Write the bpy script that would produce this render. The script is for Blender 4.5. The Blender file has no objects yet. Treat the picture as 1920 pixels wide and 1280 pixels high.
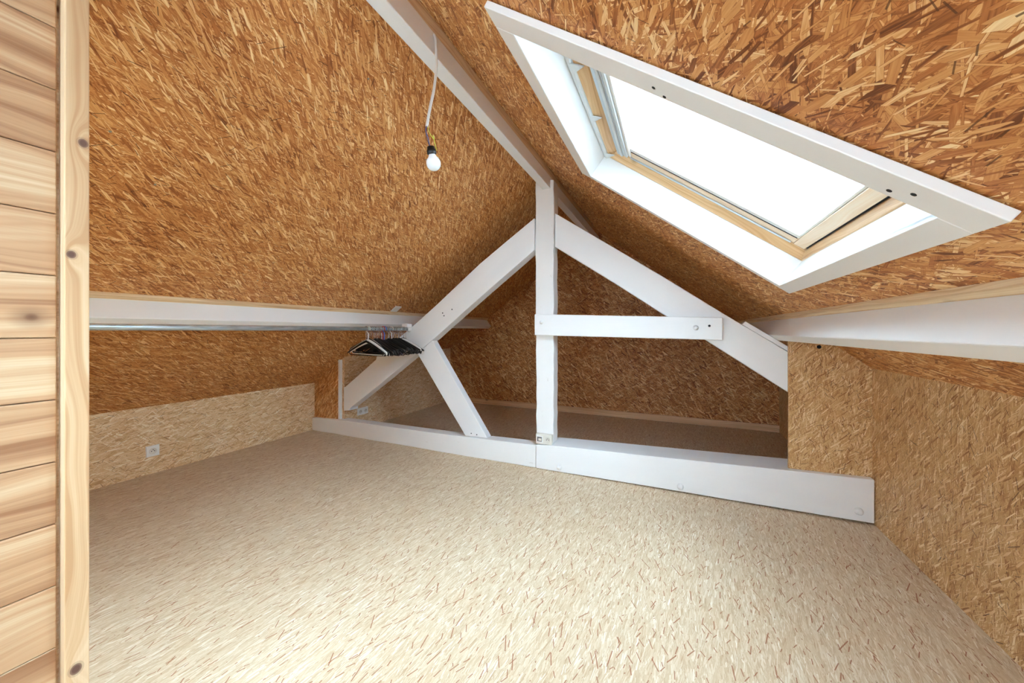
import bpy, bmesh, math, random
from mathutils import Vector, Matrix
random.seed(7)
scene = bpy.context.scene
COL = scene.collection

# ------------------------------------------------------------------ camera
EYE = 1.08
YAW = math.radians(24.5)
cam_data = bpy.data.cameras.new('camera')
cam = bpy.data.objects.new('camera', cam_data)
COL.objects.link(cam)
cam.location = (0, 0, EYE)
cam.rotation_euler = (math.radians(90), 0, YAW)
cam_data.sensor_width = 36.0
cam_data.sensor_fit = 'HORIZONTAL'
cam_data.lens = 670 / 1920 * 36
cam_data.shift_y = -20 / 1920
cam_data.clip_start = 0.02
scene.camera = cam

# ------------------------------------------------------------------ sky and exposure
world = bpy.data.worlds.new('overcast_sky')
scene.world = world
world.use_nodes = True
bg = world.node_tree.nodes['Background']
bg.inputs['Color'].default_value = (0.60, 0.80, 1.0, 1)
bg.inputs['Strength'].default_value = 25.0
scene.view_settings.view_transform = 'Standard'
scene.view_settings.look = 'None'
scene.view_settings.gamma = 1.0
scene.view_settings.use_curve_mapping = False
scene.view_settings.exposure = 0.0
scene.cycles.max_bounces = 10
scene.cycles.diffuse_bounces = 5
scene.cycles.transparent_max_bounces = 12
scene.cycles.sample_clamp_indirect = 12.0
scene.cycles.use_denoising = True
scene.cycles.use_adaptive_sampling = True
scene.cycles.adaptive_threshold = 0.03

# ------------------------------------------------------------------ main measures (metres)
XL, XR = -3.60, 1.012            # knee walls
ZL, ZR = 0.51, 0.868             # their heights
XA, ZA = -0.92, 2.37             # ridge of the ceiling
YT = 2.63                        # front of the roof truss
YB = 4.65                        # far gable
YF = -1.25                       # gable behind the viewer
TL = math.atan2(ZA - ZL, XA - XL)
TR = math.atan2(ZA - ZR, XR - XA)
NL = Vector((math.sin(TL), 0, -math.cos(TL)))      # into the room
DL = Vector((-math.cos(TL), 0, -math.sin(TL)))     # down the slope
NR = Vector((-math.sin(TR), 0, -math.cos(TR)))
DR = Vector((math.cos(TR), 0, -math.sin(TR)))
APEX = Vector((XA, 0, ZA))
SL = (XA - XL) / math.cos(TL)
SR = (XR - XA) / math.cos(TR)
def zl(x): return ZA + (x - XA) * math.tan(TL)
def zr(x): return ZA - (x - XA) * math.tan(TR)
def on_left(s, y, d=0.0): return APEX + DL * s + NL * d + Vector((0, y, 0))
def on_right(s, y, d=0.0): return APEX + DR * s + NR * d + Vector((0, y, 0))

# ------------------------------------------------------------------ node helpers
def srgb(r, g, b):
    f = lambda c: (c / 255 / 12.92) if c / 255 <= 0.04045 else ((c / 255 + 0.055) / 1.055) ** 2.4
    return (f(r), f(g), f(b), 1)

class NT:
    def __init__(self, name):
        self.mat = bpy.data.materials.new(name)
        self.mat.use_nodes = True
        self.t = self.mat.node_tree
        self.bsdf = self.t.nodes['Principled BSDF']
    def n(self, typ, **kw):
        nd = self.t.nodes.new(typ)
        for k, v in kw.items(): setattr(nd, k, v)
        return nd
    def link(self, a, b): self.t.links.new(a, b)
    def setin(self, sock, v):
        if isinstance(v, bpy.types.NodeSocket): self.link(v, sock)
        else: sock.default_value = v
    def math(self, op, a, b=0.0, c=None):
        nd = self.n('ShaderNodeMath', operation=op)
        self.setin(nd.inputs[0], a); self.setin(nd.inputs[1], b)
        if c is not None: self.setin(nd.inputs[2], c)
        return nd.outputs[0]
    def vmath(self, op, a, b=None):
        nd = self.n('ShaderNodeVectorMath', operation=op)
        self.setin(nd.inputs[0], a)
        if b is not None: self.setin(nd.inputs[1], b)
        return nd.outputs['Value'] if op in ('LENGTH', 'DISTANCE', 'DOT_PRODUCT') else nd.outputs[0]
    def mixf(self, f, a, b):
        nd = self.n('ShaderNodeMix', data_type='FLOAT')
        self.setin(nd.inputs[0], f); self.setin(nd.inputs[2], a); self.setin(nd.inputs[3], b)
        return nd.outputs[0]
    def mixv(self, f, a, b):
        nd = self.n('ShaderNodeMix', data_type='VECTOR')
        self.setin(nd.inputs[0], f); self.setin(nd.inputs[4], a); self.setin(nd.inputs[5], b)
        return nd.outputs[1]
    def mixc(self, f, a, b, blend='MIX'):
        nd = self.n('ShaderNodeMix', data_type='RGBA', blend_type=blend)
        self.setin(nd.inputs[0], f); self.setin(nd.inputs[6], a); self.setin(nd.inputs[7], b)
        return nd.outputs[2]
    def ramp(self, f, stops, interp='LINEAR'):
        nd = self.n('ShaderNodeValToRGB')
        cr = nd.color_ramp; cr.interpolation = interp
        while len(cr.elements) < len(stops): cr.elements.new(0.5)
        for e, (p, c) in zip(cr.elements, stops): e.position = p; e.color = c
        self.setin(nd.inputs[0], f)
        return nd.outputs[0]
    def noise(self, vec, scale, detail=2.0, rough=0.5, dims='2D'):
        nd = self.n('ShaderNodeTexNoise', noise_dimensions=dims)
        self.setin(nd.inputs['Vector'], vec)
        nd.inputs['Scale'].default_value = scale
        nd.inputs['Detail'].default_value = detail
        nd.inputs['Roughness'].default_value = rough
        return nd.outputs[0]
    def uv(self): return self.n('ShaderNodeTexCoord').outputs['UV']
    def bump(self, h, strength, dist):
        nd = self.n('ShaderNodeBump')
        nd.inputs['Strength'].default_value = strength
        nd.inputs['Distance'].default_value = dist
        self.link(h, nd.inputs['Height'])
        self.link(nd.outputs[0], self.bsdf.inputs['Normal'])

def osb(name, stops, spread=1.2, size=1.0, layers=8, rough=0.55, sliver=0.45, sliver_col=(70, 38, 18), seed=0.0, patch=0.10, width=1.0, contrast=0.78, aspect=5.0, gap=0.55, sl=1.0):
    """Oriented strand board: stacked layers of rectangular wood strands, laid about the u axis, one random tone each."""
    m = NT(name)
    uv = m.uv()
    base = m.noise(m.vmath('MULTIPLY', uv, (14.0, 60.0, 1.0)), 1.0, 3.0, 0.6)
    tone = m.math('MULTIPLY_ADD', base, 0.8, 0.02)
    loc = uv
    rnd = random.Random(int(seed * 100) + 11)
    angs = [(-1 + 2 * (i + 0.5) / layers) for i in range(layers)]
    rnd.shuffle(angs)
    for i in range(layers):
        # each layer has its own lay direction; every strand in it turns a little further
        t = angs[i]; lay = spread * (0.55 * t + 0.45 * t ** 3)
        cell = size * (0.13 - 0.06 * i / max(1, layers - 1)) * rnd.uniform(0.85, 1.15)
        turn = m.n('ShaderNodeVectorRotate', rotation_type='Z_AXIS')
        m.link(uv, turn.inputs['Vector']); turn.inputs['Angle'].default_value = lay
        vec = m.vmath('MULTIPLY_ADD', turn.outputs[0], (1 / cell, aspect / cell, 0))
        vec.node.inputs[2].default_value = (rnd.uniform(-40, 40) + seed, rnd.uniform(-40, 40), 0)
        vo = m.n('ShaderNodeTexVoronoi', voronoi_dimensions='2D', feature='F1')
        m.link(vec, vo.inputs['Vector']); vo.inputs['Scale'].default_value = 1.0
        d = m.vmath('MULTIPLY', m.vmath('SUBTRACT', vec, vo.outputs['Position']), (cell, cell / aspect, 0))
        sep = m.n('ShaderNodeSeparateColor'); m.link(vo.outputs['Color'], sep.inputs[0])
        r, g, b = sep.outputs
        rot = m.n('ShaderNodeVectorRotate', rotation_type='Z_AXIS')
        m.link(d, rot.inputs['Vector'])
        m.link(m.math('MULTIPLY_ADD', r, 0.5, -0.25), rot.inputs['Angle'])
        xyz = m.n('ShaderNodeSeparateXYZ'); m.link(rot.outputs[0], xyz.inputs[0])
        wid = m.math('MULTIPLY_ADD', m.math('MULTIPLY', g, m.math('MULTIPLY', g, g)), 0.0085 * size * width, 0.0011 * size)
        xe = m.math('MULTIPLY_ADD', xyz.outputs[1], 0.9, xyz.outputs[0])
        end = m.math('COMPARE', xe, 0.0, m.math('MULTIPLY_ADD', r, cell * 0.35, cell * 0.28))
        mk = m.math('MULTIPLY', end, m.math('COMPARE', xyz.outputs[1], 0.0, wid))
        rim_shade = m.math('MULTIPLY', end, m.math('COMPARE', xyz.outputs[1], 0.0, m.math('ADD', wid, 0.0006 * size)))
        tone = m.mixf(m.math('MULTIPLY', rim_shade, gap), tone, 0.06)  # shade of the strand relief, put into the tone along each border
        tone = m.mixf(mk, tone, m.math('MULTIPLY_ADD', b, contrast, 0.52 - contrast / 2))
        loc = m.mixv(mk, loc, m.vmath('ADD', rot.outputs[0], vo.outputs['Position']))
    grain = m.noise(m.vmath('MULTIPLY', loc, (16.0, 330.0, 1.0)), 1.0, 2.0, 0.6)
    big = m.noise(uv, 1.7, 2.0)
    t2 = m.math('MULTIPLY_ADD', m.math('SUBTRACT', grain, 0.5), 0.5, tone)
    t2 = m.math('MULTIPLY_ADD', m.math('SUBTRACT', big, 0.5), patch * 2, t2)
    col = m.ramp(t2, stops)
    # thin dark slivers and gaps between strands
    for k, (cell, ln, wd, amount) in enumerate(((0.034, 0.016 * sl, 0.0011 * sl, sliver), (0.06, 0.03 * sl, 0.0013 * sl, sliver * 0.8))):
        vec = m.vmath('MULTIPLY_ADD', uv, (1 / cell, 1 / cell, 0))
        vec.node.inputs[2].default_value = (7.3 + k * 9.1 + seed, 3.1 + k, 0)
        vo = m.n('ShaderNodeTexVoronoi', voronoi_dimensions='2D', feature='F1')
        m.link(vec, vo.inputs['Vector']); vo.inputs['Scale'].default_value = 1.0
        d = m.vmath('MULTIPLY', m.vmath('SUBTRACT', vec, vo.outputs['Position']), (cell, cell, 0))
        sep = m.n('ShaderNodeSeparateColor'); m.link(vo.outputs['Color'], sep.inputs[0])
        rot = m.n('ShaderNodeVectorRotate', rotation_type='Z_AXIS'); m.link(d, rot.inputs['Vector'])
        m.link(m.math('MULTIPLY', m.math('SUBTRACT', sep.outputs[0], 0.5), spread * 2.6), rot.inputs['Angle'])
        xyz = m.n('ShaderNodeSeparateXYZ'); m.link(rot.outputs[0], xyz.inputs[0])
        mk = m.math('MULTIPLY', m.math('COMPARE', xyz.outputs[0], 0.0, m.math('MULTIPLY', sep.outputs[2], ln)),
                    m.math('COMPARE', xyz.outputs[1], 0.0, wd))
        mk = m.math('MULTIPLY', mk, m.math('LESS_THAN', sep.outputs[1], amount))
        col = m.mixc(m.math('MULTIPLY', mk, 0.8), col, srgb(*sliver_col))
    m.link(col, m.bsdf.inputs['Base Color'])
    m.bsdf.inputs['Roughness'].default_value = rough
    m.bsdf.inputs['Specular IOR Level'].default_value = 0.3
    return m.mat

def stops_of(*cols):
    n = len(cols)
    return [(0.02 + 0.96 * i / (n - 1), srgb(*c)) for i, c in enumerate(cols)]

def paint(name, col, rough=0.5, wear=0.0, grain=1.0):
    m = NT(name)
    uv = m.uv()
    g = m.noise(m.vmath('MULTIPLY', uv, (3.0, 75.0, 1.0)), 1.0, 3.0, 0.6)
    big = m.noise(m.vmath('MULTIPLY', uv, (1.5, 7.0, 1.0)), 1.0, 2.0)
    c = srgb(*col)
    dark = tuple(x * 0.93 for x in c[:3]) + (1,)
    cc = m.mixc(m.math('MULTIPLY', big, 0.8), c, dark)
    if wear:
        sp = m.noise(m.vmath('MULTIPLY', uv, (9.0, 38.0, 1.0)), 1.0, 4.0, 0.65)
        f = m.ramp(sp, [(0.70, (0, 0, 0, 1)), (0.76, (1, 1, 1, 1))])
        cc = m.mixc(m.math('MULTIPLY', f, wear), cc, srgb(176, 160, 142))
    m.link(cc, m.bsdf.inputs['Base Color'])
    m.bsdf.inputs['Roughness'].default_value = rough
    m.bump(g, 0.25 * grain, 0.002)
    return m.mat

def pine(name, light, mid, dark, ring=26.0, rough=0.5, knots=(), seed=0.0, streak=0.55):
    """Pine with long growth-ring streaks along u; knots = (u, v, ru, rv)."""
    m = NT(name)
    oi = m.n('ShaderNodeObjectInfo')
    off = m.n('ShaderNodeCombineXYZ')
    m.link(m.math('MULTIPLY', oi.outputs['Random'], 17.0), off.inputs[0]); m.link(m.math('MULTIPLY', oi.outputs['Random'], 31.0), off.inputs[1])
    raw = m.uv()
    uv = m.vmath('ADD', raw, off.outputs[0]) if not knots else m.vmath('ADD', raw, (seed, seed, 0))
    wob = m.noise(m.vmath('MULTIPLY', uv, (1.6, 7.0, 1.0)), 1.0, 2.0)
    push = None
    for (ku, kv, ru, rv) in knots:
        d = m.vmath('LENGTH', m.vmath('MULTIPLY', m.vmath('SUBTRACT', raw, (ku, kv, 0)), (1 / (ru * 4), 1 / (rv * 2.2), 0)))
        e = m.math('POWER', 2.718, m.math('MULTIPLY', m.math('MULTIPLY', d, d), -1.0))
        push = e if push is None else m.math('ADD', push, e)
    sep = m.n('ShaderNodeSeparateXYZ'); m.link(uv, sep.inputs[0])
    v = m.math('MULTIPLY_ADD', wob, 0.09, sep.outputs[1])
    if push is not None: v = m.math('MULTIPLY_ADD', push, 0.03, v)
    cmb = m.n('ShaderNodeCombineXYZ')
    m.link(m.math('MULTIPLY', sep.outputs[0], 0.5), cmb.inputs[0]); m.link(v, cmb.inputs[1])
    rings = m.noise(m.vmath('MULTIPLY', cmb.outputs[0], (1.2, ring * 4, 1.0)), 1.0, 3.0, 0.62)
    broad = m.noise(m.vmath('MULTIPLY', cmb.outputs[0], (0.8, ring * 0.7, 1.0)), 1.0, 1.0)
    t = m.math('ADD', m.math('MULTIPLY', rings, streak), m.math('MULTIPLY', broad, 1 - streak))
    col = m.ramp(t, [(0.34, srgb(*light)), (0.5, srgb(*mid)), (0.66, srgb(*dark))])
    fine = m.noise(m.vmath('MULTIPLY', uv, (5.0, 420.0, 1.0)), 1.0, 2.0)
    col = m.mixc(m.math('MULTIPLY', m.math('SUBTRACT', fine, 0.45), 0.5), col, srgb(*dark))
    if not knots:                      # scattered knots, no more than one or two on a board
        kv = m.vmath('MULTIPLY', uv, (1.7, 7.5, 0))
        vo = m.n('ShaderNodeTexVoronoi', voronoi_dimensions='2D', feature='F1')
        m.link(kv, vo.inputs['Vector']); vo.inputs['Scale'].default_value = 1.0
        dd = m.vmath('MULTIPLY', m.vmath('SUBTRACT', kv, vo.outputs['Position']), (1 / 1.7, 1 / 7.5, 0))
        sc = m.n('ShaderNodeSeparateColor'); m.link(vo.outputs['Color'], sc.inputs[0])
        l = m.math('MULTIPLY_ADD', wob, 0.006, m.vmath('LENGTH', m.vmath('MULTIPLY', dd, (0.8, 1.0, 0))))
        f = m.ramp(l, [(0.006, (1, 1, 1, 1)), (0.013, (0.45, 0.45, 0.45, 1)), (0.03, (0, 0, 0, 1))])
        f = m.math('MULTIPLY', f, m.math('LESS_THAN', sc.outputs[0], 0.28))
        col = m.mixc(f, col, srgb(112, 78, 56))
    for (ku, kv, ru, rv) in knots:
        l = m.vmath('LENGTH', m.vmath('MULTIPLY', m.vmath('SUBTRACT', raw, (ku, kv, 0)), (1 / ru, 1 / rv, 0)))
        f = m.ramp(l, [(0.55, (1, 1, 1, 1)), (0.95, (0.75, 0.75, 0.75, 1)), (1.0, (0.25, 0.25, 0.25, 1))])
        f2 = m.math('LESS_THAN', l, 1.35)
        col = m.mixc(m.math('MULTIPLY', f, f2), col, srgb(104, 74, 62))
    m.link(col, m.bsdf.inputs['Base Color'])
    m.bsdf.inputs['Roughness'].default_value = rough
    m.bsdf.inputs['Specular IOR Level'].default_value = 0.3
    m.bump(rings, 0.12, 0.001)
    return m.mat

def plain(name, col, rough=0.5, metal=0.0, var=0.06):
    m = NT(name)
    c = srgb(*col)
    n = m.noise(m.n('ShaderNodeTexCoord').outputs['Object'], 30.0, 2.0, 0.5, '3D')
    m.link(m.mixc(m.math('MULTIPLY', n, var * 2), c, tuple(x * 0.8 for x in c[:3]) + (1,)), m.bsdf.inputs['Base Color'])
    m.bsdf.inputs['Roughness'].default_value = rough
    m.bsdf.inputs['Metallic'].default_value = metal
    return m.mat

def galvanised(name):
    m = NT(name)
    o = m.n('ShaderNodeTexCoord').outputs['Object']
    n = m.noise(m.vmath('MULTIPLY', o, (60.0, 9.0, 60.0)), 1.0, 3.0, 0.6, '3D')
    m.link(m.ramp(n, [(0.3, srgb(168, 182, 188)), (0.7, srgb(214, 226, 230))]), m.bsdf.inputs['Base Color'])
    m.bsdf.inputs['Metallic'].default_value = 0.75
    m.bsdf.inputs['Roughness'].default_value = 0.42
    return m.mat

def pane_material(name):
    m = NT(name)
    t = m.t
    tr = m.n('ShaderNodeBsdfTransparent'); tr.inputs[0].default_value = (0.97, 0.985, 0.98, 1)
    gl = m.n('ShaderNodeBsdfGlossy'); gl.inputs['Roughness'].default_value = 0.02
    fr = m.n('ShaderNodeFresnel'); fr.inputs[0].default_value = 1.45
    mx = m.n('ShaderNodeMixShader')
    m.link(m.math('MULTIPLY', fr.outputs[0], 0.6), mx.inputs[0]); m.link(tr.outputs[0], mx.inputs[1]); m.link(gl.outputs[0], mx.inputs[2])
    m.link(mx.outputs[0], t.nodes['Material Output'].inputs[0])
    return m.mat

M = {}
roof_stops = stops_of((112, 60, 28), (182, 112, 58), (208, 144, 82), (226, 170, 108), (252, 222, 168))
M['osb_ceiling'] = osb('osb_ceiling', roof_stops, spread=1.0, size=1.1, seed=0.0, width=0.6, aspect=7.0, contrast=0.8, sliver=0.3)
M['osb_ceiling_right'] = osb('osb_ceiling_right', roof_stops, spread=1.35, size=1.15, seed=3.4, width=0.85, aspect=5.5, contrast=0.9, sliver=0.16, sliver_col=(92, 52, 26))
M['osb_gable'] = osb('osb_gable', stops_of((112, 60, 30), (176, 108, 58), (202, 138, 80), (220, 162, 104), (246, 210, 156)), spread=1.5, seed=5.2, layers=7, contrast=0.95)
M['osb_floor'] = osb('osb_floor', stops_of((158, 108, 70), (200, 174, 140), (212, 190, 158), (222, 204, 176), (248, 242, 230)),
                     spread=0.5, size=0.85, sliver=0.5, sliver_col=(150, 82, 46), seed=8.1, patch=0.05, width=0.55, contrast=0.6, aspect=7.5, layers=7, gap=0.3, sl=1.35)
M['osb_knee_left'] = osb('osb_knee_left', stops_of((168, 116, 70), (214, 174, 126), (230, 198, 154), (238, 212, 174), (250, 238, 214)),
                         spread=0.9, sliver=0.36, sliver_col=(110, 60, 30), seed=11.7, patch=0.06, layers=7, width=0.7)
M['osb_knee_right'] = osb('osb_knee_right', stops_of((136, 82, 42), (198, 150, 96), (214, 172, 118), (228, 192, 142), (250, 228, 188)),
                          spread=1.05, size=0.92, sliver=0.4, seed=14.3, patch=0.06, layers=7, width=0.55, aspect=6.5, contrast=0.8)
M['white_paint'] = paint('white_painted_timber', (244, 244, 243), 0.45, 0.0)
M['white_worn'] = paint('white_worn_timber', (244, 243, 240), 0.5, 0.3, 1.4)
M['white_board'] = paint('white_painted_board', (243, 243, 241), 0.4, 0.0, 0.4)
M['raw_pine'] = pine('raw_pine_strip', (240, 218, 182), (226, 196, 154), (200, 160, 116))
M['plank'] = pine('pine_plank', (208, 180, 144), (188, 148, 110), (150, 106, 74), ring=13.0, streak=0.45)
M['corner'] = pine('pine_corner_board', (220, 192, 156), (210, 176, 136), (190, 148, 106), ring=16.0,
                   knots=((1.491, 0.0265, 0.0095, 0.0078), (1.244, 0.0095, 0.0085, 0.0072), (0.348, 0.016, 0.0115, 0.009)), seed=2.3)
M['window_pine'] = pine('lacquered_window_pine', (240, 208, 164), (230, 192, 144), (206, 158, 108), rough=0.3)
M['batten'] = pine('batten_pine', (238, 202, 160), (224, 182, 138), (196, 150, 108))
M['sash'] = pine('sky_glow_sash_pine', (250, 232, 206), (246, 222, 190), (232, 200, 160), rough=0.3)  # paler than the frame pine: overexposed sky glow put into the colour
M['pane'] = pane_material('window_glass')
M['alu'] = plain('blind_aluminium', (196, 206, 212), 0.35, 0.6)
M['liner'] = plain('white_plastic_liner', (222, 228, 230), 0.4)
M['dark'] = plain('black_rubber', (18, 18, 20), 0.7)
M['plastic'] = plain('white_plastic', (240, 240, 236), 0.35)
M['ivory'] = plain('ivory_plastic', (226, 222, 210), 0.45)
M['grey_metal'] = plain('grey_metal', (120, 120, 118), 0.4, 0.7)
M['pipe'] = galvanised('galvanised_steel')
M['hook'] = plain('chrome_wire', (205, 208, 210), 0.25, 0.9)
M['black'] = plain('black_plastic', (14, 14, 15), 0.45)
M['navy'] = plain('navy_plastic', (28, 30, 62), 0.45)
M['hanger_white'] = plain('white_hanger_plastic', (232, 230, 224), 0.4)
M['hanger_grey'] = plain('grey_hanger_plastic', (196, 194, 186), 0.45)
M['red'] = plain('red_plastic', (206, 70, 66), 0.4)
M['blue'] = plain('blue_plastic', (70, 110, 206), 0.4)
M['brown'] = plain('brown_plastic', (140, 96, 50), 0.4)
M['cable'] = plain('white_cable_sheath', (214, 208, 200), 0.4)
M['bulb'] = plain('opal_bulb_glass', (236, 240, 242), 0.2)
M['yellow_green'] = plain('yellow_green_wire', (196, 200, 60), 0.4)
M['blue_wire'] = plain('blue_wire', (60, 70, 120), 0.4)
M['brown_wire'] = plain('brown_wire', (96, 62, 50), 0.4)
M['shell'] = plain('roof_outside', (120, 110, 100), 0.8)
M['screw'] = plain('screw_steel', (150, 146, 130), 0.35, 0.8)

# ------------------------------------------------------------------ mesh helpers
def set_uv(me, grain):
    """UV in metres: u along the grain, v across it, on every face."""
    g = Vector(grain).normalized()
    lay = me.uv_layers.new(name='UVMap')
    for p in me.polygons:
        n = p.normal
        u = g - n * g.dot(n)
        if u.length < 0.3:
            alt = Vector((0, 0, 1)) if abs(n.z) < 0.9 else Vector((1, 0, 0))
            u = alt - n * alt.dot(n)
        u.normalize(); v = n.cross(u)
        for li in p.loop_indices:
            co = me.vertices[me.loops[li].vertex_index].co
            lay.data[li].uv = (co.dot(u), co.dot(v))

def link(name, me, mat, parent=None, grain=(0, 1, 0), smooth=False):
    if grain is not None: set_uv(me, grain)
    me.materials.append(M[mat])
    if smooth: me.polygons.foreach_set('use_smooth', [True] * len(me.polygons))
    o = bpy.data.objects.new(name, me)
    COL.objects.link(o)
    if parent is not None:
        o.parent = parent
        o.matrix_parent_inverse = Matrix.Translation(-parent.location)
    return o

def mesh(name, verts, faces, mat, parent=None, grain=(0, 1, 0), smooth=False):
    me = bpy.data.meshes.new(name)
    me.from_pydata([tuple(v) for v in verts], [], faces)
    bm = bmesh.new(); bm.from_mesh(me)
    bmesh.ops.recalc_face_normals(bm, faces=bm.faces)
    bm.to_mesh(me); bm.free(); me.update()
    return link(name, me, mat, parent, grain, smooth)

def bevel(o, w=0.003, seg=2):
    b = o.modifiers.new('bevel', 'BEVEL'); b.width = w; b.segments = seg
    b.limit_method = 'ANGLE'; b.angle_limit = math.radians(35)
    return o

def hexa(name, c, mat, parent=None, grain=(0, 1, 0), bev=0.0):
    """Solid from eight corners: four of one face, then the matching four of the other."""
    o = mesh(name, c, [(0, 1, 2, 3), (4, 5, 6, 7), (0, 1, 5, 4), (1, 2, 6, 5), (2, 3, 7, 6), (3, 0, 4, 7)], mat, parent, grain)
    if bev: bevel(o, bev)
    return o

def box(name, x0, x1, y0, y1, z0, z1, mat, parent=None, grain=(0, 1, 0), bev=0.0):
    return hexa(name, [(x0, y0, z0), (x1, y0, z0), (x1, y1, z0), (x0, y1, z0), (x0, y0, z1), (x1, y0, z1), (x1, y1, z1), (x0, y1, z1)], mat, parent, grain, bev)

def prism(name, poly, y0, y1, mat, parent=None, grain=(1, 0, 0), bev=0.004, jitter=0.0, step=0.09):
    """A timber: outline in x-z between two depths, its long edges slightly uneven like hewn wood."""
    pts = []
    n = len(poly)
    for i in range(n):
        a, b = Vector(poly[i]), Vector(poly[(i + 1) % n])
        k = max(1, int((b - a).length / step)) if jitter else 1
        nn = Vector((-(b - a).y, (b - a).x)).normalized()
        for j in range(k):
            p = a.lerp(b, j / k)
            if j: p = p + nn * random.uniform(-jitter, jitter)
            pts.append(p)
    m = len(pts)
    verts = [(p.x, y0 + (random.uniform(-jitter, jitter) * 0.3 if jitter else 0), p.y) for p in pts] + [(p.x, y1, p.y) for p in pts]
    faces = [tuple(range(m)), tuple(range(2 * m - 1, m - 1, -1))] + [(i, (i + 1) % m, m + (i + 1) % m, m + i) for i in range(m)]
    o = mesh(name, verts, faces, mat, parent, grain)
    if bev: bevel(o, bev)
    return o

def tube_data(bm, path, rad, sides=8, flat=1.0, cap=True):
    """Sweep a ring along a path; rad may be a list; flat squeezes it along world y."""
    path = [Vector(p) for p in path]
    rads = rad if isinstance(rad, (list, tuple)) else [rad] * len(path)
    rings = []
    for i, p in enumerate(path):
        t = (path[min(i + 1, len(path) - 1)] - path[max(i - 1, 0)]).normalized()
        a = Vector((0, 1, 0)) if abs(t.y) < 0.9 else Vector((1, 0, 0))
        u = (a - t * a.dot(t)).normalized(); v = t.cross(u)
        rings.append([bm.verts.new(p + (u * math.cos(k * 2 * math.pi / sides) * flat + v * math.sin(k * 2 * math.pi / sides)) * rads[i]) for k in range(sides)])
    for r0, r1 in zip(rings, rings[1:]):
        for k in range(sides):
            bm.faces.new((r0[k], r0[(k + 1) % sides], r1[(k + 1) % sides], r1[k]))
    if cap:
        bm.faces.new(rings[0][::-1]); bm.faces.new(rings[-1])

def bm_obj(name, bm, mat, parent=None, smooth=True, grain=None):
    bmesh.ops.recalc_face_normals(bm, faces=bm.faces)
    me = bpy.data.meshes.new(name); bm.to_mesh(me); bm.free()
    return link(name, me, mat, parent, grain, smooth)

def tube(name, path, rad, mat, parent=None, sides=8, flat=1.0):
    bm = bmesh.new(); tube_data(bm, path, rad, sides, flat)
    return bm_obj(name, bm, mat, parent)

def lathe(name, origin, axis, prof, mat, parent=None, sides=24):
    """prof = (along axis, radius)."""
    ax = Vector(axis).normalized()
    a = Vector((0, 0, 1)) if abs(ax.z) < 0.9 else Vector((1, 0, 0))
    u = (a - ax * a.dot(ax)).normalized(); v = ax.cross(u)
    bm = bmesh.new(); rings = []
    for h, r in prof:
        c = Vector(origin) + ax * h
        rings.append([bm.verts.new(c + (u * math.cos(k * 2 * math.pi / sides) + v * math.sin(k * 2 * math.pi / sides)) * max(r, 1e-5)) for k in range(sides)])
    for r0, r1 in zip(rings, rings[1:]):
        for k in range(sides): bm.faces.new((r0[k], r0[(k + 1) % sides], r1[(k + 1) % sides], r1[k]))
    bm.faces.new(rings[0][::-1]); bm.faces.new(rings[-1])
    return bm_obj(name, bm, mat, parent, smooth=True)

def smooth_path(pts, n=6):
    pts = [Vector(p) for p in pts]; out = []
    for i in range(len(pts) - 1):
        p0, p1, p2, p3 = pts[max(i - 1, 0)], pts[i], pts[i + 1], pts[min(i + 2, len(pts) - 1)]
        for k in range(n):
            t = k / n
            out.append(0.5 * ((2 * p1) + (p2 - p0) * t + (2 * p0 - 5 * p1 + 4 * p2 - p3) * t * t + (3 * p1 - p0 - 3 * p2 + p3) * t ** 3))
    out.append(pts[-1]); return out

def empty(name, loc):
    o = bpy.data.objects.new(name, None); COL.objects.link(o)
    o.location = loc; o.empty_display_size = 0.05
    return o

def tag(o, label, cat, group=None):
    o['label'] = label; o['category'] = cat
    if group: o['group'] = group
    return o

def struct(o, label=None):
    o['kind'] = 'structure'
    if label: o['label'] = label
    return o

# ------------------------------------------------------------------ the room
struct(box('floor', XL - 0.1, XR + 0.1, YF - 0.1, YB + 0.1, -0.06, 0.0, 'osb_floor'), 'pale sanded strand board floor of the attic')
struct(box('wall_left', XL - 0.1, XL, YF, YB, 0.0, ZL + 0.02, 'osb_knee_left'), 'low pale strand board knee wall with a single socket')
struct(box('wall_right', XR, XR + 0.1, YF, YB, 0.0, ZR + 0.02, 'osb_knee_right', grain=(0, 0, 1)), 'taller tan strand board knee wall on the skylight side')

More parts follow.
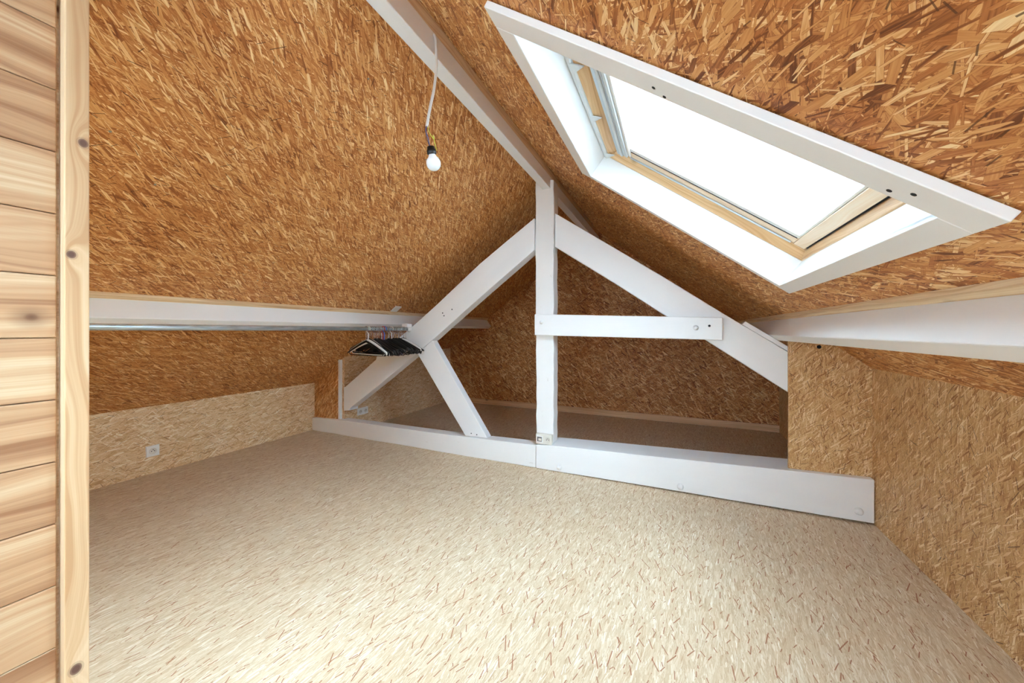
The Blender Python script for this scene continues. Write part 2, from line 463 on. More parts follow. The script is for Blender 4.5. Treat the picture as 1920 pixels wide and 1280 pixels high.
def slab(name, fn, smax, holes, mat, thick=0.20):
    """A sloped ceiling with real thickness and rectangular openings (s0, s1, y0, y1, shear)."""
    ys = sorted({YF - 0.1, YB + 0.1} | {h[2] for h in holes} | {h[3] for h in holes})
    ss = sorted({0.0, smax} | {h[0] for h in holes} | {h[1] for h in holes})
    def sheared(i, j):
        s, y = ss[i], ys[j]
        for h in holes:
            if y in (h[2], h[3]): return y - h[4] * (min(max(s, h[0]), h[1]) - h[0])
        return y
    verts, idx, faces = [], {}, []
    for d in (0, 1):
        for i in range(len(ss)):
            for j in range(len(ys)):
                idx[d, i, j] = len(verts); verts.append(fn(ss[i], sheared(i, j), -thick * d))
    def solid(i, j):
        if not (0 <= i < len(ss) - 1 and 0 <= j < len(ys) - 1): return False
        return not any(h[0] <= ss[i] < h[1] and h[2] <= ys[j] < h[3] for h in holes)
    for i in range(len(ss) - 1):
        for j in range(len(ys) - 1):
            if not solid(i, j): continue
            for d in (0, 1):
                faces.append((idx[d, i, j], idx[d, i + 1, j], idx[d, i + 1, j + 1], idx[d, i, j + 1]))
            for (di, dj, a, b) in ((-1, 0, (i, j), (i, j + 1)), (1, 0, (i + 1, j), (i + 1, j + 1)), (0, -1, (i, j), (i + 1, j)), (0, 1, (i, j + 1), (i + 1, j + 1))):
                if not solid(i + di, j + dj):
                    faces.append((idx[(0,) + a], idx[(0,) + b], idx[(1,) + b], idx[(1,) + a]))
    return mesh(name, verts, faces, mat)

SHEAR = 0.055
A0, A1 = 0.625, 1.735            # opening down the slope
B0, B1 = 0.975, 2.06             # opening along the ridge, measured at its top edge
B2, B3 = -1.10, 0.0
B4, B5 = -1.00, 0.22            # unseen skylights added behind the viewer for their daylight, right and left slope
g = 0.018                        # lining thickness
ceil_l = struct(slab('ceiling_left', on_left, SL + 0.12, [(A0 - g, A1 + g, B4 - g, B5 + g, 0.0)], 'osb_ceiling'), 'large golden strand board ceiling slope without a window')
ceil_r = struct(slab('ceiling_right', on_right, SR + 0.12, [(A0 - g, A1 + g, B0 - g, B1 + g, SHEAR), (A0 - g, A1 + g, B2 - g, B3 + g, 0.0)], 'osb_ceiling_right'),
                'strand board ceiling slope with the skylight')

def gable(name, y0, y1, mat, label, opening=None):
    if opening is None:
        return struct(prism(name, [(XL, 0.0), (XR, 0.0), (XR, ZR), (XA, ZA), (XL, ZL)], y0, y1, mat, bev=0), label)
    x0, x1, z0, z1 = opening
    polys = [[(XL, 0), (x0, 0), (x0, zl(x0)), (XL, ZL)], [(x0, 0), (x1, 0), (x1, z0), (x0, z0)],
             [(x0, z1), (x1, z1), (x1, zr(x1)), (XA, ZA), (x0, zl(x0))], [(x1, 0), (XR, 0), (XR, ZR), (x1, zr(x1))]]
    verts, faces = [], []
    for p in polys:
        b, n = len(verts), len(p)
        verts += [(x, y0, z) for x, z in p] + [(x, y1, z) for x, z in p]
        faces += [tuple(range(b, b + n)), tuple(range(b + n, b + 2 * n))] + [(b + i, b + (i + 1) % n, b + n + (i + 1) % n, b + n + i) for i in range(n)]
    return struct(mesh(name, verts, faces, mat, grain=(1, 0, 0)), label)
GW = (-1.08, -0.08, 0.72, 1.62)       # unseen window added behind the viewer to light the truss from the front
gable('wall_back', YB, YB + 0.08, 'osb_gable', 'shaded strand board gable behind the roof truss')
gable('wall_front', YF - 0.08, YF, 'osb_gable', 'strand board gable behind the viewer', GW)
struct(bevel(box('baseboard_back', -3.165, XR, YB - 0.022, YB, 0.0, 0.072, 'batten', grain=(1, 0, 0)), 0.002), 'raw pine batten along the foot of the far gable')

w3 = empty('window_3', (GW[0], YF, GW[2])); struct(w3, 'unseen white casement added in the gable behind the viewer for frontal daylight')
for (x0, x1, z0, z1) in ((GW[0], GW[0] + 0.06, GW[2], GW[3]), (GW[1] - 0.06, GW[1], GW[2], GW[3]), (GW[0] + 0.06, GW[1] - 0.06, GW[2], GW[2] + 0.06), (GW[0] + 0.06, GW[1] - 0.06, GW[3] - 0.06, GW[3])):
    box('window_frame', x0, x1, YF - 0.07, YF - 0.01, z0, z1, 'white_board', w3, bev=0.003)
box('pane', GW[0] + 0.06, GW[1] - 0.06, YF - 0.045, YF - 0.039, GW[2] + 0.06, GW[3] - 0.06, 'pane', w3)

# side cheek behind the truss on the left and the two closing panels in the truss
XS = -3.17
o = mesh('wall_left_recess', [(XL, 2.70, 0), (XS, 2.70, 0), (XS, YB, 0), (XL, YB, 0), (XL, 2.70, ZL), (XS, 2.70, zl(XS)), (XS, YB, zl(XS)), (XL, YB, ZL)],
         [(0, 1, 2, 3), (4, 5, 6, 7), (0, 1, 5, 4), (1, 2, 6, 5), (2, 3, 7, 6), (3, 0, 4, 7)], 'osb_knee_left')
struct(o, 'strand board side wall behind the truss with a double socket')
o = prism('wall_panel_left', [(XL, 0.135), (-3.225, 0.15), (-3.225, zl(-3.225)), (XL, ZL)], 2.672, 2.70, 'osb_ceiling', grain=(0, 0, 1), bev=0)
struct(o, 'small strand board panel closing the truss at the left knee wall')
struct(bevel(box('trim_1', -3.226, -3.205, 2.664, 2.70, 0.15, zl(-3.225) + 0.004, 'white_board', grain=(0, 0, 1)), 0.002), 'thin white upright strip on the panel edge')
o = prism('wall_panel_right', [(0.628, 0.245), (XR, 0.254), (XR, ZR), (0.628, zr(0.628))], 2.672, 2.69, 'osb_knee_right', grain=(0, 0, 1), bev=0.001)
struct(o, 'strand board panel closing the truss at the right knee wall')
lathe('knot_hole', (0.775, 2.6735, 0.985), (0, -1, 0), [(0, 0.011), (0.0022, 0.011), (0.0024, 0.006)], 'dark', o, 12)

# ------------------------------------------------------------------ board partition beside the viewer
XP = -1.20
pt = struct(box('wall_partition', XP - 0.06, XP - 0.012, YF, 0.32, 0.0, zl(XP - 0.06) - 0.002, 'raw_pine'), 'partition of horizontal pine boards with a corner board')
top = zl(XP) - 0.004
z = 1.066 - 8 * 0.132 - 0.001
pm = {}
while z < top:
    h = min(0.132, top - z)
    lo = max(z, 0.001)
    hgt = z + h - lo
    if hgt > 0.02:
        p = box('plank', XP - 0.012, XP, YF, 0.291, lo + 0.0008, lo + hgt - 0.0008, 'plank', pt, bev=0.0025)
    z += 0.132
cb = box('corner_board', XP - 0.012, XP + 0.02, 0.2965, 0.3325, 0.0, zl(XP + 0.02) - 0.004, 'corner', pt, grain=None)
lay = cb.data.uv_layers.new(name='UVMap')
for pol in cb.data.polygons:
    for li in pol.loop_indices:
        co = cb.data.vertices[cb.data.loops[li].vertex_index].co
        lay.data[li].uv = (co.z, co.y - 0.2965 + (0 if abs(pol.normal.x) > 0.5 else 0.5 + co.x - XP))
bevel(cb, 0.002)

# ------------------------------------------------------------------ roof timbers
def timber(o, label, cat='beam'): return tag(o, label, cat)

o = box('ridge_beam', -0.955, -0.89, YF, YB, 2.20, 2.292, 'white_paint', bev=0.004)
timber(o, 'long white ridge beam running along the top of the ceiling')
rs = prism('filler_strip', [(-0.950, 2.292), (-0.893, 2.292), (-0.893, zr(-0.893) - 0.001), (XA, ZA - 0.003), (-0.950, zl(-0.950) - 0.001)], YF, YB, 'raw_pine', o, grain=(0, 1, 0), bev=0)
rs['label'] = 'raw pine filler between beam and boards'

def purlin(name, fn, s, d, w, label, strip_label):
    e = []
    for y in (YF, YB):
        e += [fn(s, y, 0.001), fn(s, y, d), fn(s + w, y, d), fn(s + w, y, 0.001)]
    o = hexa(name, e, 'white_paint', grain=(0, 1, 0), bev=0.004)
    timber(o, label)
    e = []
    for y in (YF, YB):
        e += [fn(s - 0.028, y, 0.001), fn(s - 0.022, y, 0.016), fn(s - 0.0005, y, 0.020), fn(s - 0.0005, y, 0.001)]
    t = hexa('filler_strip', e, 'raw_pine', o)
    t['label'] = strip_label
    return o
purlin('purlin', on_left, (-0.92 + 2.53) / math.cos(TL), 0.135, 0.055, 'white purlin along the left slope above the steel clothes rail', 'raw pine strip on top of the purlin')
purlin('purlin', on_right, (0.628 + 0.92) / math.cos(TR), 0.143, 0.056, 'white purlin along the right slope below the skylight', 'raw pine strip on top of the purlin')

post = prism('king_post', [(-1.008, 0.19), (-0.866, 0.195), (-0.864, 1.0), (-0.862, 2.262), (-0.905, 2.272), (-1.015, 2.275), (-1.014, 1.3)], 2.68, 2.79, 'white_worn', grain=(0, 0, 1), bev=0.006, jitter=0.0035, step=0.07)
timber(post, 'upright white king post in the middle of the roof truss')

def bolt(parent, x, z, y, r=0.017, mat='white_paint'):
    b = lathe('bolt', (x, y, z), (0, -1, 0), [(0, r * 1.25), (0.003, r * 1.25), (0.0035, r), (0.016, r * 0.95), (0.021, r * 0.55), (0.0215, 0)], mat, parent, 12)
    return b

def hole(parent, x, z, y, r=0.005):
    h = lathe('screw_hole', (x, y + 0.002, z), (0, -1, 0), [(0, r), (0.0026, r), (0.0028, r * 0.6)], 'dark', parent, 8)
    return h

tie_r = prism('tie_beam', [(-0.992, 0.003), (XR - 0.006, 0.013), (XR - 0.006, 0.256), (-0.86, 0.196), (-0.992, 0.184)], YT, 2.87, 'white_paint', bev=0.005, jitter=0.0015, step=0.2)
timber(tie_r, 'deep white tie beam on the floor right of the king post')
for x, zz in ((-0.801, 0.039), (0.034, 0.043), (0.938, 0.069)): bolt(tie_r, x, zz, YT)
tie_l = prism('tie_beam', [(XL + 0.006, 0.0), (-0.996, 0.0), (-0.996, 0.180), (-1.65, 0.166), (-3.16, 0.152), (XL + 0.006, 0.132)], 2.636, 2.752, 'white_worn', bev=0.006, jitter=0.002, step=0.15)
timber(tie_l, 'lower white tie beam on the floor left of the king post')

raf_l = prism('rafter', [(-1.0195, 1.979), (-1.515, 1.655), (-1.964, 1.318), (-2.288, 1.090), (-2.682, 0.842), (-2.70, 0.794), (-3.121, 0.499), (-3.146, 0.490),
                         (-3.146, 0.245), (-3.056, 0.258), (-3.05, 0.284), (-2.592, 0.589), (-2.187, 0.871), (-1.975, 1.022), (-1.489, 1.384), (-1.0195, 1.724)],
              2.665, 2.77, 'white_paint', grain=(1, 0, 0.7), bev=0.005, jitter=0.0012, step=0.2)
timber(raf_l, 'white sloping truss rafter left of the king post behind the hangers')
for x, zz in ((-1.80, 1.30), (-1.885, 1.245), (-1.90, 1.27)): hole(raf_l, x, zz - 0.03, 2.665, 0.006)
raf_r = prism('rafter', [(-0.858, 2.006), (-0.41, 1.693), (-0.051, 1.440), (0.299, 1.185), (0.631, 0.952), (0.86, 0.80), (0.86, 0.545), (0.631, 0.705), (0.207, 1.005), (-0.085, 1.203), (-0.41, 1.435), (-0.858, 1.741)],
              2.695, 2.80, 'white_paint', grain=(1, 0, -0.7), bev=0.005, jitter=0.001, step=0.25)
timber(raf_r, 'white sloping truss rafter right of the king post')
ck = prism('purlin_block', [(0.392, 1.1215), (0.412, 1.141), (0.66, 0.966), (0.66, 0.9345), (0.631, 0.9545)], 2.705, 2.785, 'white_paint', grain=(1, 0, -0.7), bev=0.003)
timber(ck, 'short white wedge block on the right rafter under the purlin', 'block')
brace = prism('brace', [(-2.184, 0.871), (-2.012, 0.993), (-1.442, 0.172), (-1.660, 0.167)], 2.662, 2.735, 'white_paint', grain=(0.6, 0, -0.87), bev=0.004, jitter=0.001, step=0.25)
timber(brace, 'white diagonal brace from the left rafter down to the tie beam')
for x, zz in ((-1.60, 0.195), (-1.545, 0.190)): hole(brace, x, zz, 2.662, 0.005)
collar = prism('collar_beam', [(-1.005, 1.046), (0.278, 1.020), (0.278, 1.166), (-1.005, 1.211)], 2.630, 2.680, 'white_paint', bev=0.005, jitter=0.001, step=0.25)
timber(collar, 'white horizontal collar board bolted from the king post to the right rafter')
bolt(collar, -0.945, 1.146, 2.63, 0.012); bolt(collar, 0.125, 1.100, 2.63, 0.014); hole(collar, 0.203, 1.112, 2.63, 0.008)

# ------------------------------------------------------------------ skylights
def skylight(n, b0, b1, shear, label, fn=on_right, D=DR, N=NR):
    W = lambda a, b, o: fn(a, b - shear * (a - A0), -o)
    root = empty('window_%d' % n, W(A0, b0, 0)); struct(root, label)
    def bar(name, a0, a1, c0, c1, o0, o1, mat, parent=root, grain=(0, 1, 0), bev=0.002):
        return hexa(name, [W(a0, c0, o0), W(a1, c0, o0), W(a1, c1, o0), W(a0, c1, o0), W(a0, c0, o1), W(a1, c0, o1), W(a1, c1, o1), W(a0, c1, o1)], mat, parent, grain, bev)
    sl = tuple(D)
    # casing boards, proud of the ceiling
    th = -0.024
    bar('casing', A0 - 0.077, A1 + 0.058, b0 - 0.075, b0, th, -0.004, 'white_board', grain=sl)
    bar('casing', A0 - 0.077, A0 - 0.002, b0 + 0.001, b1 + 0.035, th, 0.0, 'white_board')
    bar('casing', A1, A1 + 0.058, b0 + 0.001, b1 + 0.035, th, 0.0, 'white_board')
    bar('casing', A0 - 0.002, A1, b1 + 0.016, b1 + 0.035, th, 0.0, 'white_board', grain=sl)
    # lining boards
    dp = 0.112
    bar('lining_board', A0 - g, A0, b0, b1, th + 0.001, dp, 'white_board')
    bar('lining_board', A1, A1 + g, b0, b1, th + 0.001, dp, 'white_board')
    bar('lining_board', A0 - g, A1 + g, b1, b1 + g, th + 0.001, dp, 'white_board', grain=sl)
    bar('lining_board', A0 - g, A1 + g, b0 - g, b0, th + 0.001, dp, 'white_board', grain=sl)
    # grey plastic liner with clips along the top lining
    bar('liner_profile', A0 + 0.001, A0 + 0.026, b0, b1, 0.100, 0.122, 'liner', bev=0.006)
    for k in (0.30, 0.62, 0.97):
        y = b0 + (b1 - b0) * k
        pts = [W(A0 + 0.02, y - 0.03, 0.098), W(A0 + 0.026, y, 0.098), W(A0 + 0.02, y + 0.03, 0.098), W(A0 + 0.045, y + 0.012, 0.113), W(A0 + 0.062, y, 0.122), W(A0 + 0.045, y - 0.012, 0.113)]
        low = [p - N * 0.004 for p in pts]
        mesh('clip', pts + low, [(0, 1, 5), (1, 3, 5), (1, 2, 3), (3, 4, 5), (6, 11, 7), (7, 11, 9), (7, 9, 8), (9, 11, 10)] + [(i, (i + 1) % 6, 6 + (i + 1) % 6, 6 + i) for i in range(6)], 'liner', root)
    # fixed pine frame: four members with a sloping inner face
    def member(name, pts, mat, grain): return hexa(name, pts, mat, root, grain, 0.002)
    f0, f1, fw = 0.112, 0.21, 0.075
    member('frame_member', [W(A0 - g, b0 - g, f0), W(A0 + 0.028, b0 - g, f0), W(A0 + 0.072, b0 - g, f0 + 0.035), W(A0 + 0.072, b0 - g, f1)] + [W(A0 - g, b1 + g, f0), W(A0 + 0.028, b1 + g, f0), W(A0 + 0.072, b1 + g, f0 + 0.035), W(A0 + 0.072, b1 + g, f1)], 'window_pine', (0, 1, 0))
    member('frame_member', [W(A1 + g, b0 - g, f0), W(A1 - 0.004, b0 - g, f0), W(A1 - 0.022, b0 - g, f0 + 0.028), W(A1 - 0.022, b0 - g, f1)] + [W(A1 + g, b1 + g, f0), W(A1 - 0.004, b1 + g, f0), W(A1 - 0.022, b1 + g, f0 + 0.028), W(A1 - 0.022, b1 + g, f1)], 'window_pine', (0, 1, 0))
    member('frame_member', [W(A0 + 0.03, b1 + g, f0), W(A0 + 0.03, b1 - 0.006, f0), W(A0 + 0.06, b1 - 0.05, f0 + 0.03), W(A0 + 0.06, b1 - 0.05, f1)] + [W(A1, b1 + g, f0), W(A1, b1 - 0.006, f0), W(A1 - 0.02, b1 - 0.05, f0 + 0.03), W(A1 - 0.02, b1 - 0.05, f1)], 'window_pine', sl)
    member('frame_member', [W(A0 + 0.03, b0 - g, f0), W(A0 + 0.03, b0 + 0.006, f0), W(A0 + 0.06, b0 + 0.05, f0 + 0.03), W(A0 + 0.06, b0 + 0.05, f1)] + [W(A1, b0 - g, f0), W(A1, b0 + 0.006, f0), W(A1 - 0.02, b0 + 0.05, f0 + 0.03), W(A1 - 0.02, b0 + 0.05, f1)], 'window_pine', sl)
    # dark gasket gap, then the opening sash
    bar('gasket', A1 - 0.030, A1 - 0.0225, b0 + 0.05, b1 - 0.05, 0.150, 0.20, 'dark', bev=0)
    bar('gasket', A0 + 0.0725, A0 + 0.078, b0 + 0.05, b1 - 0.05, 0.155, 0.20, 'dark', bev=0)
    bar('gasket', A0 + 0.078, A1 - 0.030, b1 - 0.056, b1 - 0.0505, 0.150, 0.20, 'dark', bev=0)
    bar('gasket', A0 + 0.078, A1 - 0.030, b0 + 0.0505, b0 + 0.056, 0.150, 0.20, 'dark', bev=0)
    s0, s1 = 0.140, 0.205
    sash = bar('sash', A1 - 0.078, A1 - 0.0305, b0 + 0.057, b1 - 0.057, s0, s1, 'sash')
    bar('sash_rail', A0 + 0.0785, A0 + 0.14, b0 + 0.057, b1 - 0.057, s0 + 0.01, s1, 'sash')
    bar('sash_stile', A0 + 0.14, A1 - 0.079, b1 - 0.118, b1 - 0.057, s0 + 0.004, s1, 'sash', grain=sl)
    bar('sash_stile', A0 + 0.14, A1 - 0.079, b0 + 0.057, b0 + 0.118, s0 + 0.004, s1, 'sash', grain=sl)
    # blind guides on the stiles with a dark slot, and the blind cassette below the top rail
    for (c0, c1, q0, q1) in ((b1 - 0.160, b1 - 0.127, b1 - 0.1265, b1 - 0.1185), (b0 + 0.127, b0 + 0.160, b0 + 0.1185, b0 + 0.1265)):
        bar('blind_guide', A0 + 0.15, A1 - 0.085, c0, c1, 0.146, 0.185, 'plastic', grain=sl)
        bar('guide_slot', A0 + 0.15, A1 - 0.085, q0, q1, 0.1455, 0.19, 'dark', bev=0)
    bar('sash_edge_strip', A1 - 0.088, A1 - 0.079, b0 + 0.125, b1 - 0.125, 0.146, 0.19, 'plastic')
    bar('sash_edge_strip', A0 + 0.16, A1 - 0.09, b1 - 0.068, b1 - 0.060, 0.136, 0.1435, 'alu', grain=sl)
    for k, (a0, a1, o0, o1, mt) in enumerate(((0.082, 0.103, 0.128, 0.150, 'alu'), (0.105, 0.120, 0.124, 0.160, 'liner'), (0.121, 0.131, 0.130, 0.160, 'alu'), (0.133, 0.150, 0.128, 0.165, 'liner'), (0.151, 0.166, 0.136, 0.175, 'plastic'))):
        bar('blind_cassette', A0 + a0, A0 + a1, b0 + 0.06, b1 - 0.062 - 0.004 * k, o0, o1, mt, bev=0.003)
    for k in (0.42, 0.90):
        y = b0 + (b1 - b0) * k
        bar('catch', A0 + 0.073, A0 + 0.081, y - 0.03, y + 0.03, 0.140, 0.156, 'grey_metal', bev=0.001)
    bar('pane', A0 + 0.13, A1 - 0.075, b0 + 0.12, b1 - 0.12, 0.186, 0.192, 'pane', bev=0)
    # nail holes
    for (a, b) in ((A0 + 0.5, b0 - 0.03), (A0 + 0.53, b0 - 0.012), (A0 + 1.05, b0 - 0.04), (A0 + 1.02, b0 - 0.02)):
        c = W(a, b, th); lathe('nail_hole', c - N * 0.001, N, [(0, 0.005), (0.0014, 0.005), (0.0016, 0.003)], 'dark', root, 8)
    return root
skylight(1, B0, B1, SHEAR, 'white cased skylight with pine frame and roller blind rails')
skylight(2, B2, B3, 0.0, 'unseen second skylight added in the same slope behind the viewer for daylight')  # added opening, lets sky light in from behind
skylight(4, B4, B5, 0.0, 'unseen skylight added in the left slope behind the board partition for daylight', on_left, DL, NL)  # added to brighten the left side of the room

# ------------------------------------------------------------------ clothes rail and hangers
XH, ZH, RH = -2.28, 1.097, 0.0155
rail = empty('clothes_rail', (XH, 2.0, ZH))
tag(rail, 'long galvanised steel clothes rail below the left purlin', 'rail')
tube('pipe', [(XH, YF + 0.001, ZH), (XH, 2.662, ZH)], RH, 'pipe', rail, 20)
br = box('bracket', XH - 0.032, XH + 0.032, 2.600, 2.664, ZH + 0.0165, ZH + 0.05, 'white_paint', rail, bev=0.003)
lathe('end_socket', (XH, 2.664, ZH), (0, -1, 0), [(0, 0.03), (0.004, 0.03), (0.005, 0.021), (0.03, 0.02), (0.031, 0.0165)], 'plastic', rail, 20)

def hook_mesh(r):
    bm = bmesh.new()
    pts = []
    R = RH + r + 0.0012
    for k in range(13):
        a = math.radians(-35 + k * 20)
        pts.append((math.cos(a) * R, 0, math.sin(a) * R))
    pts += [(-R * 0.85, 0, -R * 0.95), (-R * 0.35, 0, -R * 1.6), (0, 0, -R * 2.1), (0, 0, -0.098)]
    tube_data(bm, smooth_path(pts, 3), r, 8)
    me = bpy.data.meshes.new('hook'); bmesh.ops.recalc_face_normals(bm, faces=bm.faces); bm.to_mesh(me); bm.free()
    me.polygons.foreach_set('use_smooth', [True] * len(me.polygons)); return me

def body_mesh(half, drop, thick, flat, curve):
    bm = bmesh.new()
    pts, rad = [], []
    for k in range(-8, 9):
        t = k / 8
        x = half * t
        z = -0.102 - drop * (abs(t) ** curve)
        pts.append((x, 0, z)); rad.append(thick * (1.15 - 0.35 * abs(t)))
    tube_data(bm, pts, rad, 8, flat)
    for s in (-1, 1):        # rounded shoulder ends
        bmesh.ops.create_icosphere(bm, subdivisions=1, radius=thick * 0.95, matrix=Matrix.Translation((s * half, 0, -0.104 - drop)) @ Matrix.Diagonal((0.7, flat, 0.9, 1)))
    me = bpy.data.meshes.new('shoulders'); bmesh.ops.recalc_face_normals(bm, faces=bm.faces); bm.to_mesh(me); bm.free()
    me.polygons.foreach_set('use_smooth', [True] * len(me.polygons)); return me

def bar_mesh(half, drop, r):
    bm = bmesh.new()
    pts = smooth_path([(-half * 0.93, 0, -0.104 - drop * 0.95), (-half * 0.86, 0, -0.116 - drop), (-half * 0.7, 0, -0.119 - drop), (half * 0.7, 0, -0.119 - drop), (half * 0.86, 0, -0.116 - drop), (half * 0.93, 0, -0.104 - drop * 0.95)], 3)
    tube_data(bm, pts, r, 6)
    me = bpy.data.meshes.new('trouser_bar'); bmesh.ops.recalc_face_normals(bm, faces=bm.faces); bm.to_mesh(me); bm.free()
    me.polygons.foreach_set('use_smooth', [True] * len(me.polygons)); return me

HOOKS = {'thin': hook_mesh(0.0021), 'thick': hook_mesh(0.0036)}
BODY = {'plain': body_mesh(0.205, 0.096, 0.0085, 0.55, 1.12), 'wide': body_mesh(0.200, 0.09, 0.0155, 0.5, 1.25), 'broad': body_mesh(0.208, 0.088, 0.021, 0.26, 1.15)}
BARS = {'plain': bar_mesh(0.205, 0.096, 0.0032), 'wide': bar_mesh(0.200, 0.09, 0.003), 'broad': bar_mesh(0.208, 0.088, 0.0055)}

def part(name, me, mat, parent):
    me2 = me.copy() if me.materials and me.materials[0] != M[mat] else me
    if me2.materials: me2.materials[0] = M[mat]
    else: me2.materials.append(M[mat])
    o = bpy.data.objects.new(name, me2); COL.objects.link(o); o.parent = parent
    return o
for d in (HOOKS, BODY, BARS):
    for k in list(d): d[k].materials.append(M['black'])
CACHE = {}
def shared(kind, key, mat):
    src = {'hook': HOOKS, 'body': BODY, 'bar': BARS}[kind][key]
    if (kind, key, mat) not in CACHE:
        c = src.copy(); c.materials[0] = M[mat]; CACHE[kind, key, mat] = c
    return CACHE[kind, key, mat]

ORD = 'first second third fourth fifth sixth seventh eighth ninth tenth eleventh twelfth thirteenth fourteenth fifteenth sixteenth seventeenth eighteenth nineteenth twentieth twenty-first twenty-second twenty-third twenty-fourth'.split()
BLK = 'black clothes hanger with a chrome hook, %s in the row counted from the viewer'
# (body kind, body material, hook kind, hook material, label)
row = [('plain', 'black', 'thin', 'hook', 'black clothes hanger nearest the viewer at the front of the row'),
       ('wide', 'hanger_white', 'thick', 'hanger_white', 'white plastic clothes hanger with thick white hook near the front of the row'),
       ('broad', 'black', 'thin', 'hook', None), ('wide', 'hanger_grey', 'thin', 'hook', 'pale grey clothes hanger just behind the white one'),
       ('plain', 'black', 'thin', 'hook', None), ('broad', 'black', 'thin', 'hook', None), ('plain', 'black', 'thin', 'hook', None),
       ('broad', 'black', 'thin', 'hook', None), ('plain', 'black', 'thin', 'hook', None),
       ('plain', 'black', 'thick', 'red', 'clothes hanger with a red plastic hook in the middle of the row'),
       ('plain', 'navy', 'thick', 'blue', 'navy clothes hanger with a bright blue hook beside the red hook'),
       ('plain', 'black', 'thin', 'brown', 'black clothes hanger with a brown hook behind the blue hook'),
       ('broad', 'black', 'thin', 'hook', None), ('plain', 'black', 'thin', 'hook', None),
       ('wide', 'black', 'thick', 'hanger_white', 'black clothes hanger with a thick white hook in the rear half of the row'),
       ('broad', 'black', 'thin', 'hook', None), ('plain', 'black', 'thin', 'hook', None), ('broad', 'black', 'thin', 'hook', None),
       ('plain', 'black', 'thin', 'hook', None), ('broad', 'black', 'thin', 'hook', None), ('plain', 'black', 'thin', 'hook', None),
       ('wide', 'hanger_white', 'thin', 'hook', 'white clothes hanger near the rafter end of the row'),
       ('broad', 'black', 'thin', 'hook', None), ('plain', 'black', 'thin', 'hook', 'black clothes hanger closest to the rafter')]
hr = random.Random(3)
for i, (bk, bmat, hk, hmat, lab) in enumerate(row):
    y = 2.150 + 0.0202 * i + hr.uniform(-0.002, 0.002)
    hgr = empty('clothes_hanger', (XH, y, ZH))
    hgr.rotation_euler = (0, hr.uniform(-0.09, 0.09), hr.uniform(-0.008, 0.008))
    tag(hgr, lab or BLK % ORD[i], 'hanger', 'clothes hangers on the steel rail')
    for nm, me in (('hook', shared('hook', hk, hmat)), ('shoulders', shared('body', bk, bmat)), ('trouser_bar', shared('bar', bk, bmat))):
        p = bpy.data.objects.new(nm, me); COL.objects.link(p); p.parent = hgr
    if hmat in ('red', 'blue', 'brown', 'hanger_white') and bmat != hmat: hgr.children[0]['label'] = {'red': 'red', 'blue': 'blue', 'brown': 'brown', 'hanger_white': 'white'}[hmat] + ' hook'

# ------------------------------------------------------------------ bare bulb on its cable
pend = empty('pendant_bulb', (-0.872, 1.175, 1.745))
tag(pend, 'bare opal light bulb hanging from a white cable off the ridge beam', 'light bulb')
tube('cable', smooth_path([(-0.892, 1.19, 2.285), (-0.880, 1.186, 2.262), (-0.872, 1.180, 2.20), (-0.870, 1.176, 2.12), (-0.870, 1.160, 2.03), (-0.870, 1.137, 1.95), (-0.870, 1.117, 1.868)], 6), 0.0055, 'cable', pend, 10)
tube('blue_wire', smooth_path([(-0.870, 1.118, 1.875), (-0.872, 1.113, 1.85), (-0.868, 1.122, 1.825), (-0.870, 1.135, 1.80)], 5), 0.0016, 'blue_wire', pend, 6)
tube('brown_wire', smooth_path([(-0.872, 1.118, 1.875), (-0.875, 1.120, 1.85), (-0.874, 1.121, 1.825), (-0.872, 1.139, 1.80)], 5), 0.0016, 'brown_wire', pend, 6)
tube('earth_wire', smooth_path([(-0.868, 1.118, 1.875), (-0.866, 1.128, 1.848), (-0.862, 1.152, 1.832), (-0.862, 1.146, 1.846), (-0.862, 1.158, 1.818), (-0.864, 1.172, 1.798)], 5), 0.0014, 'yellow_green', pend, 6)
axb = Vector((0, 0.30, -1)).normalized()
top_h = Vector((-0.870, 1.141, 1.803))
lathe('lamp_holder', top_h, axb, [(0, 0.010), (0.002, 0.014), (0.012, 0.0155), (0.014, 0.018), (0.028, 0.018), (0.030, 0.0165)], 'black', pend, 20)
prof = [(0.0, 0.013), (0.006, 0.0135), (0.010, 0.016)]
for k in range(0, 13):
    a = math.radians(140 - k * 140 / 12)
    prof.append((0.034 - math.cos(math.pi - a) * -0.0 + 0.0 + -math.cos(a) * -0.0285 * -1 if False else 0.036 + -math.cos(a) * -0.0285, math.sin(a) * 0.0285))
lathe('bulb', top_h + axb * 0.027, axb, prof, 'bulb', pend, 28)

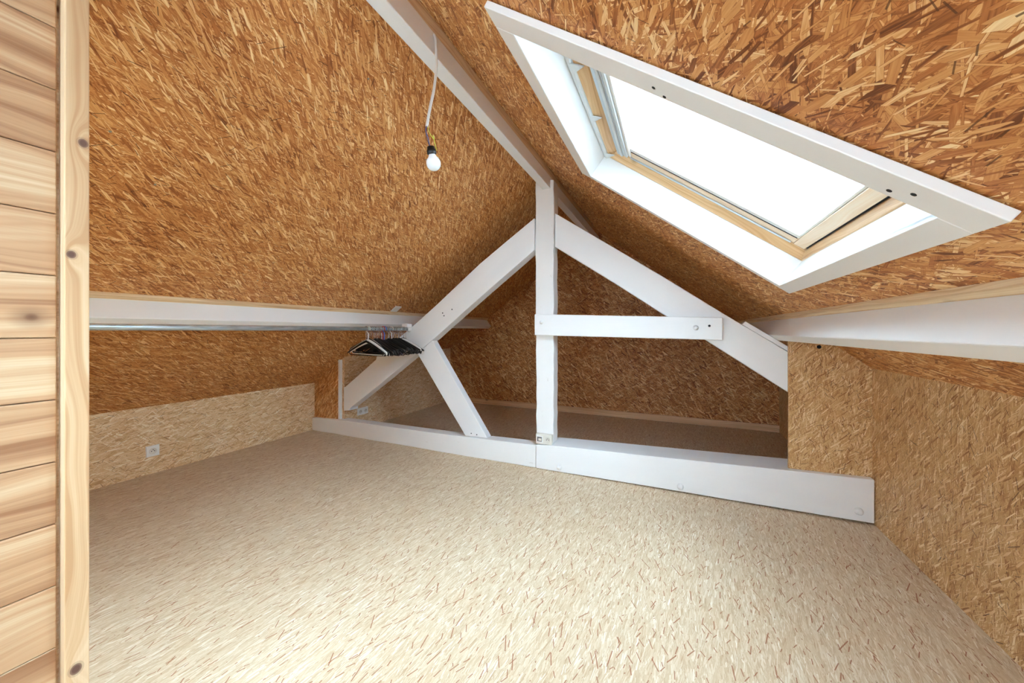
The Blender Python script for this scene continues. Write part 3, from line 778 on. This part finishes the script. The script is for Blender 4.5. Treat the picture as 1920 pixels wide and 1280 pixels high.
# ------------------------------------------------------------------ sockets and switch
def frame_of(origin, right, up, out):
    r, u, o = Vector(right).normalized(), Vector(up).normalized(), Vector(out).normalized()
    return lambda a, b, c: Vector(origin) + r * a + u * b + o * c
def plate(name, P, w, h, t, mat, parent, a0=0.0, b0=0.0):
    e = [P(a0 + sa * w / 2, b0 + sb * h / 2, 0.0005) for sa, sb in ((-1, -1), (1, -1), (1, 1), (-1, 1))]
    f = [P(a0 + sa * (w / 2 - 0.003), b0 + sb * (h / 2 - 0.003), t) for sa, sb in ((-1, -1), (1, -1), (1, 1), (-1, 1))]
    return hexa(name, e + f, mat, parent, (0, 0, 1), 0.0015)
def well(P, parent, a0, b0, out, t, r=0.0195):
    c = P(a0, b0, t - 0.0005)
    ring = lathe('socket_well', c, out, [(0.0, r + 0.003), (0.0025, r + 0.003), (0.003, r + 0.001), (0.0008, r), (0.0006, 0.001)], 'ivory', parent, 24)
    up = P(0, 1, 0) - P(0, 0, 0); rt = P(1, 0, 0) - P(0, 0, 0)
    for s in (-1, 1):
        lathe('contact_hole', c + rt * 0.0085 * s + Vector(out) * 0.0008, out, [(0, 0.0032), (0.0014, 0.0032), (0.0016, 0.001)], 'dark', ring, 8)
    lathe('earth_pin', c + up * 0.010, out, [(0, 0.0024), (0.010, 0.0024), (0.011, 0.001)], 'grey_metal', ring, 8)
    return ring
so = empty('wall_socket', (XL, 1.333, 0.13)); tag(so, 'single white power socket on the low left knee wall', 'socket')
P = frame_of((XL, 1.333, 0.172), (0, 1, 0), (0, 0, 1), (1, 0, 0))
plate('cover_plate', P, 0.080, 0.084, 0.010, 'plastic', so); well(P, so, 0, 0, (1, 0, 0), 0.010)
so = empty('double_socket', (XS, 2.935, 0.15)); tag(so, 'double white power socket on the side wall behind the truss', 'socket')
P = frame_of((XS, 2.935, 0.188), (0, 1, 0), (0, 0, 1), (1, 0, 0))
plate('cover_plate', P, 0.148, 0.080, 0.010, 'plastic', so)
for a in (-0.036, 0.036): well(P, so, a, 0, (1, 0, 0), 0.010)
so = empty('socket_box', (-0.925, 2.66, 0.186)); tag(so, 'ivory surface socket box at the foot of the king post', 'socket')
box('housing', -0.998, -0.866, 2.640, 2.679, 0.192, 0.272, 'ivory', so, (0, 0, 1), 0.004)
P = frame_of((-0.931, 2.640, 0.232), (1, 0, 0), (0, 0, 1), (0, -1, 0))
plate('blank_frame', P, 0.060, 0.058, 0.004, 'plastic', so, -0.034, 0.0)
plate('grey_module', P, 0.042, 0.040, 0.0065, 'grey_metal', so, -0.034, 0.0)
plate('module_insert', P, 0.030, 0.024, 0.0085, 'ivory', so, -0.030, -0.002)
well(P, so, 0.032, 0.0, (0, -1, 0), 0.0015)
sw = empty('ceiling_switch', on_left((-0.92 + 2.47) / math.cos(TL), 2.70)); tag(sw, 'small white switch plate on the left slope just above the purlin', 'switch')
P = frame_of(on_left((-0.92 + 2.468) / math.cos(TL), 2.695), (0, 1, 0), -DL, NL)
plate('cover_plate', P, 0.082, 0.082, 0.010, 'plastic', sw)
plate('rocker', P, 0.044, 0.044, 0.013, 'plastic', sw)

# ------------------------------------------------------------------ screws in the left slope
for (s, y) in ((1.05, 0.55), (0.62, 0.95), (1.22, 0.72), (1.72, 1.35), (1.1, 1.75), (0.5, 1.7), (1.5, 2.2), (0.35, 1.15)):
    lathe('screw', on_left(s, y, -0.0005), NL, [(0, 0.0045), (0.0012, 0.0045), (0.0014, 0.002)], 'screw', ceil_l, 10)
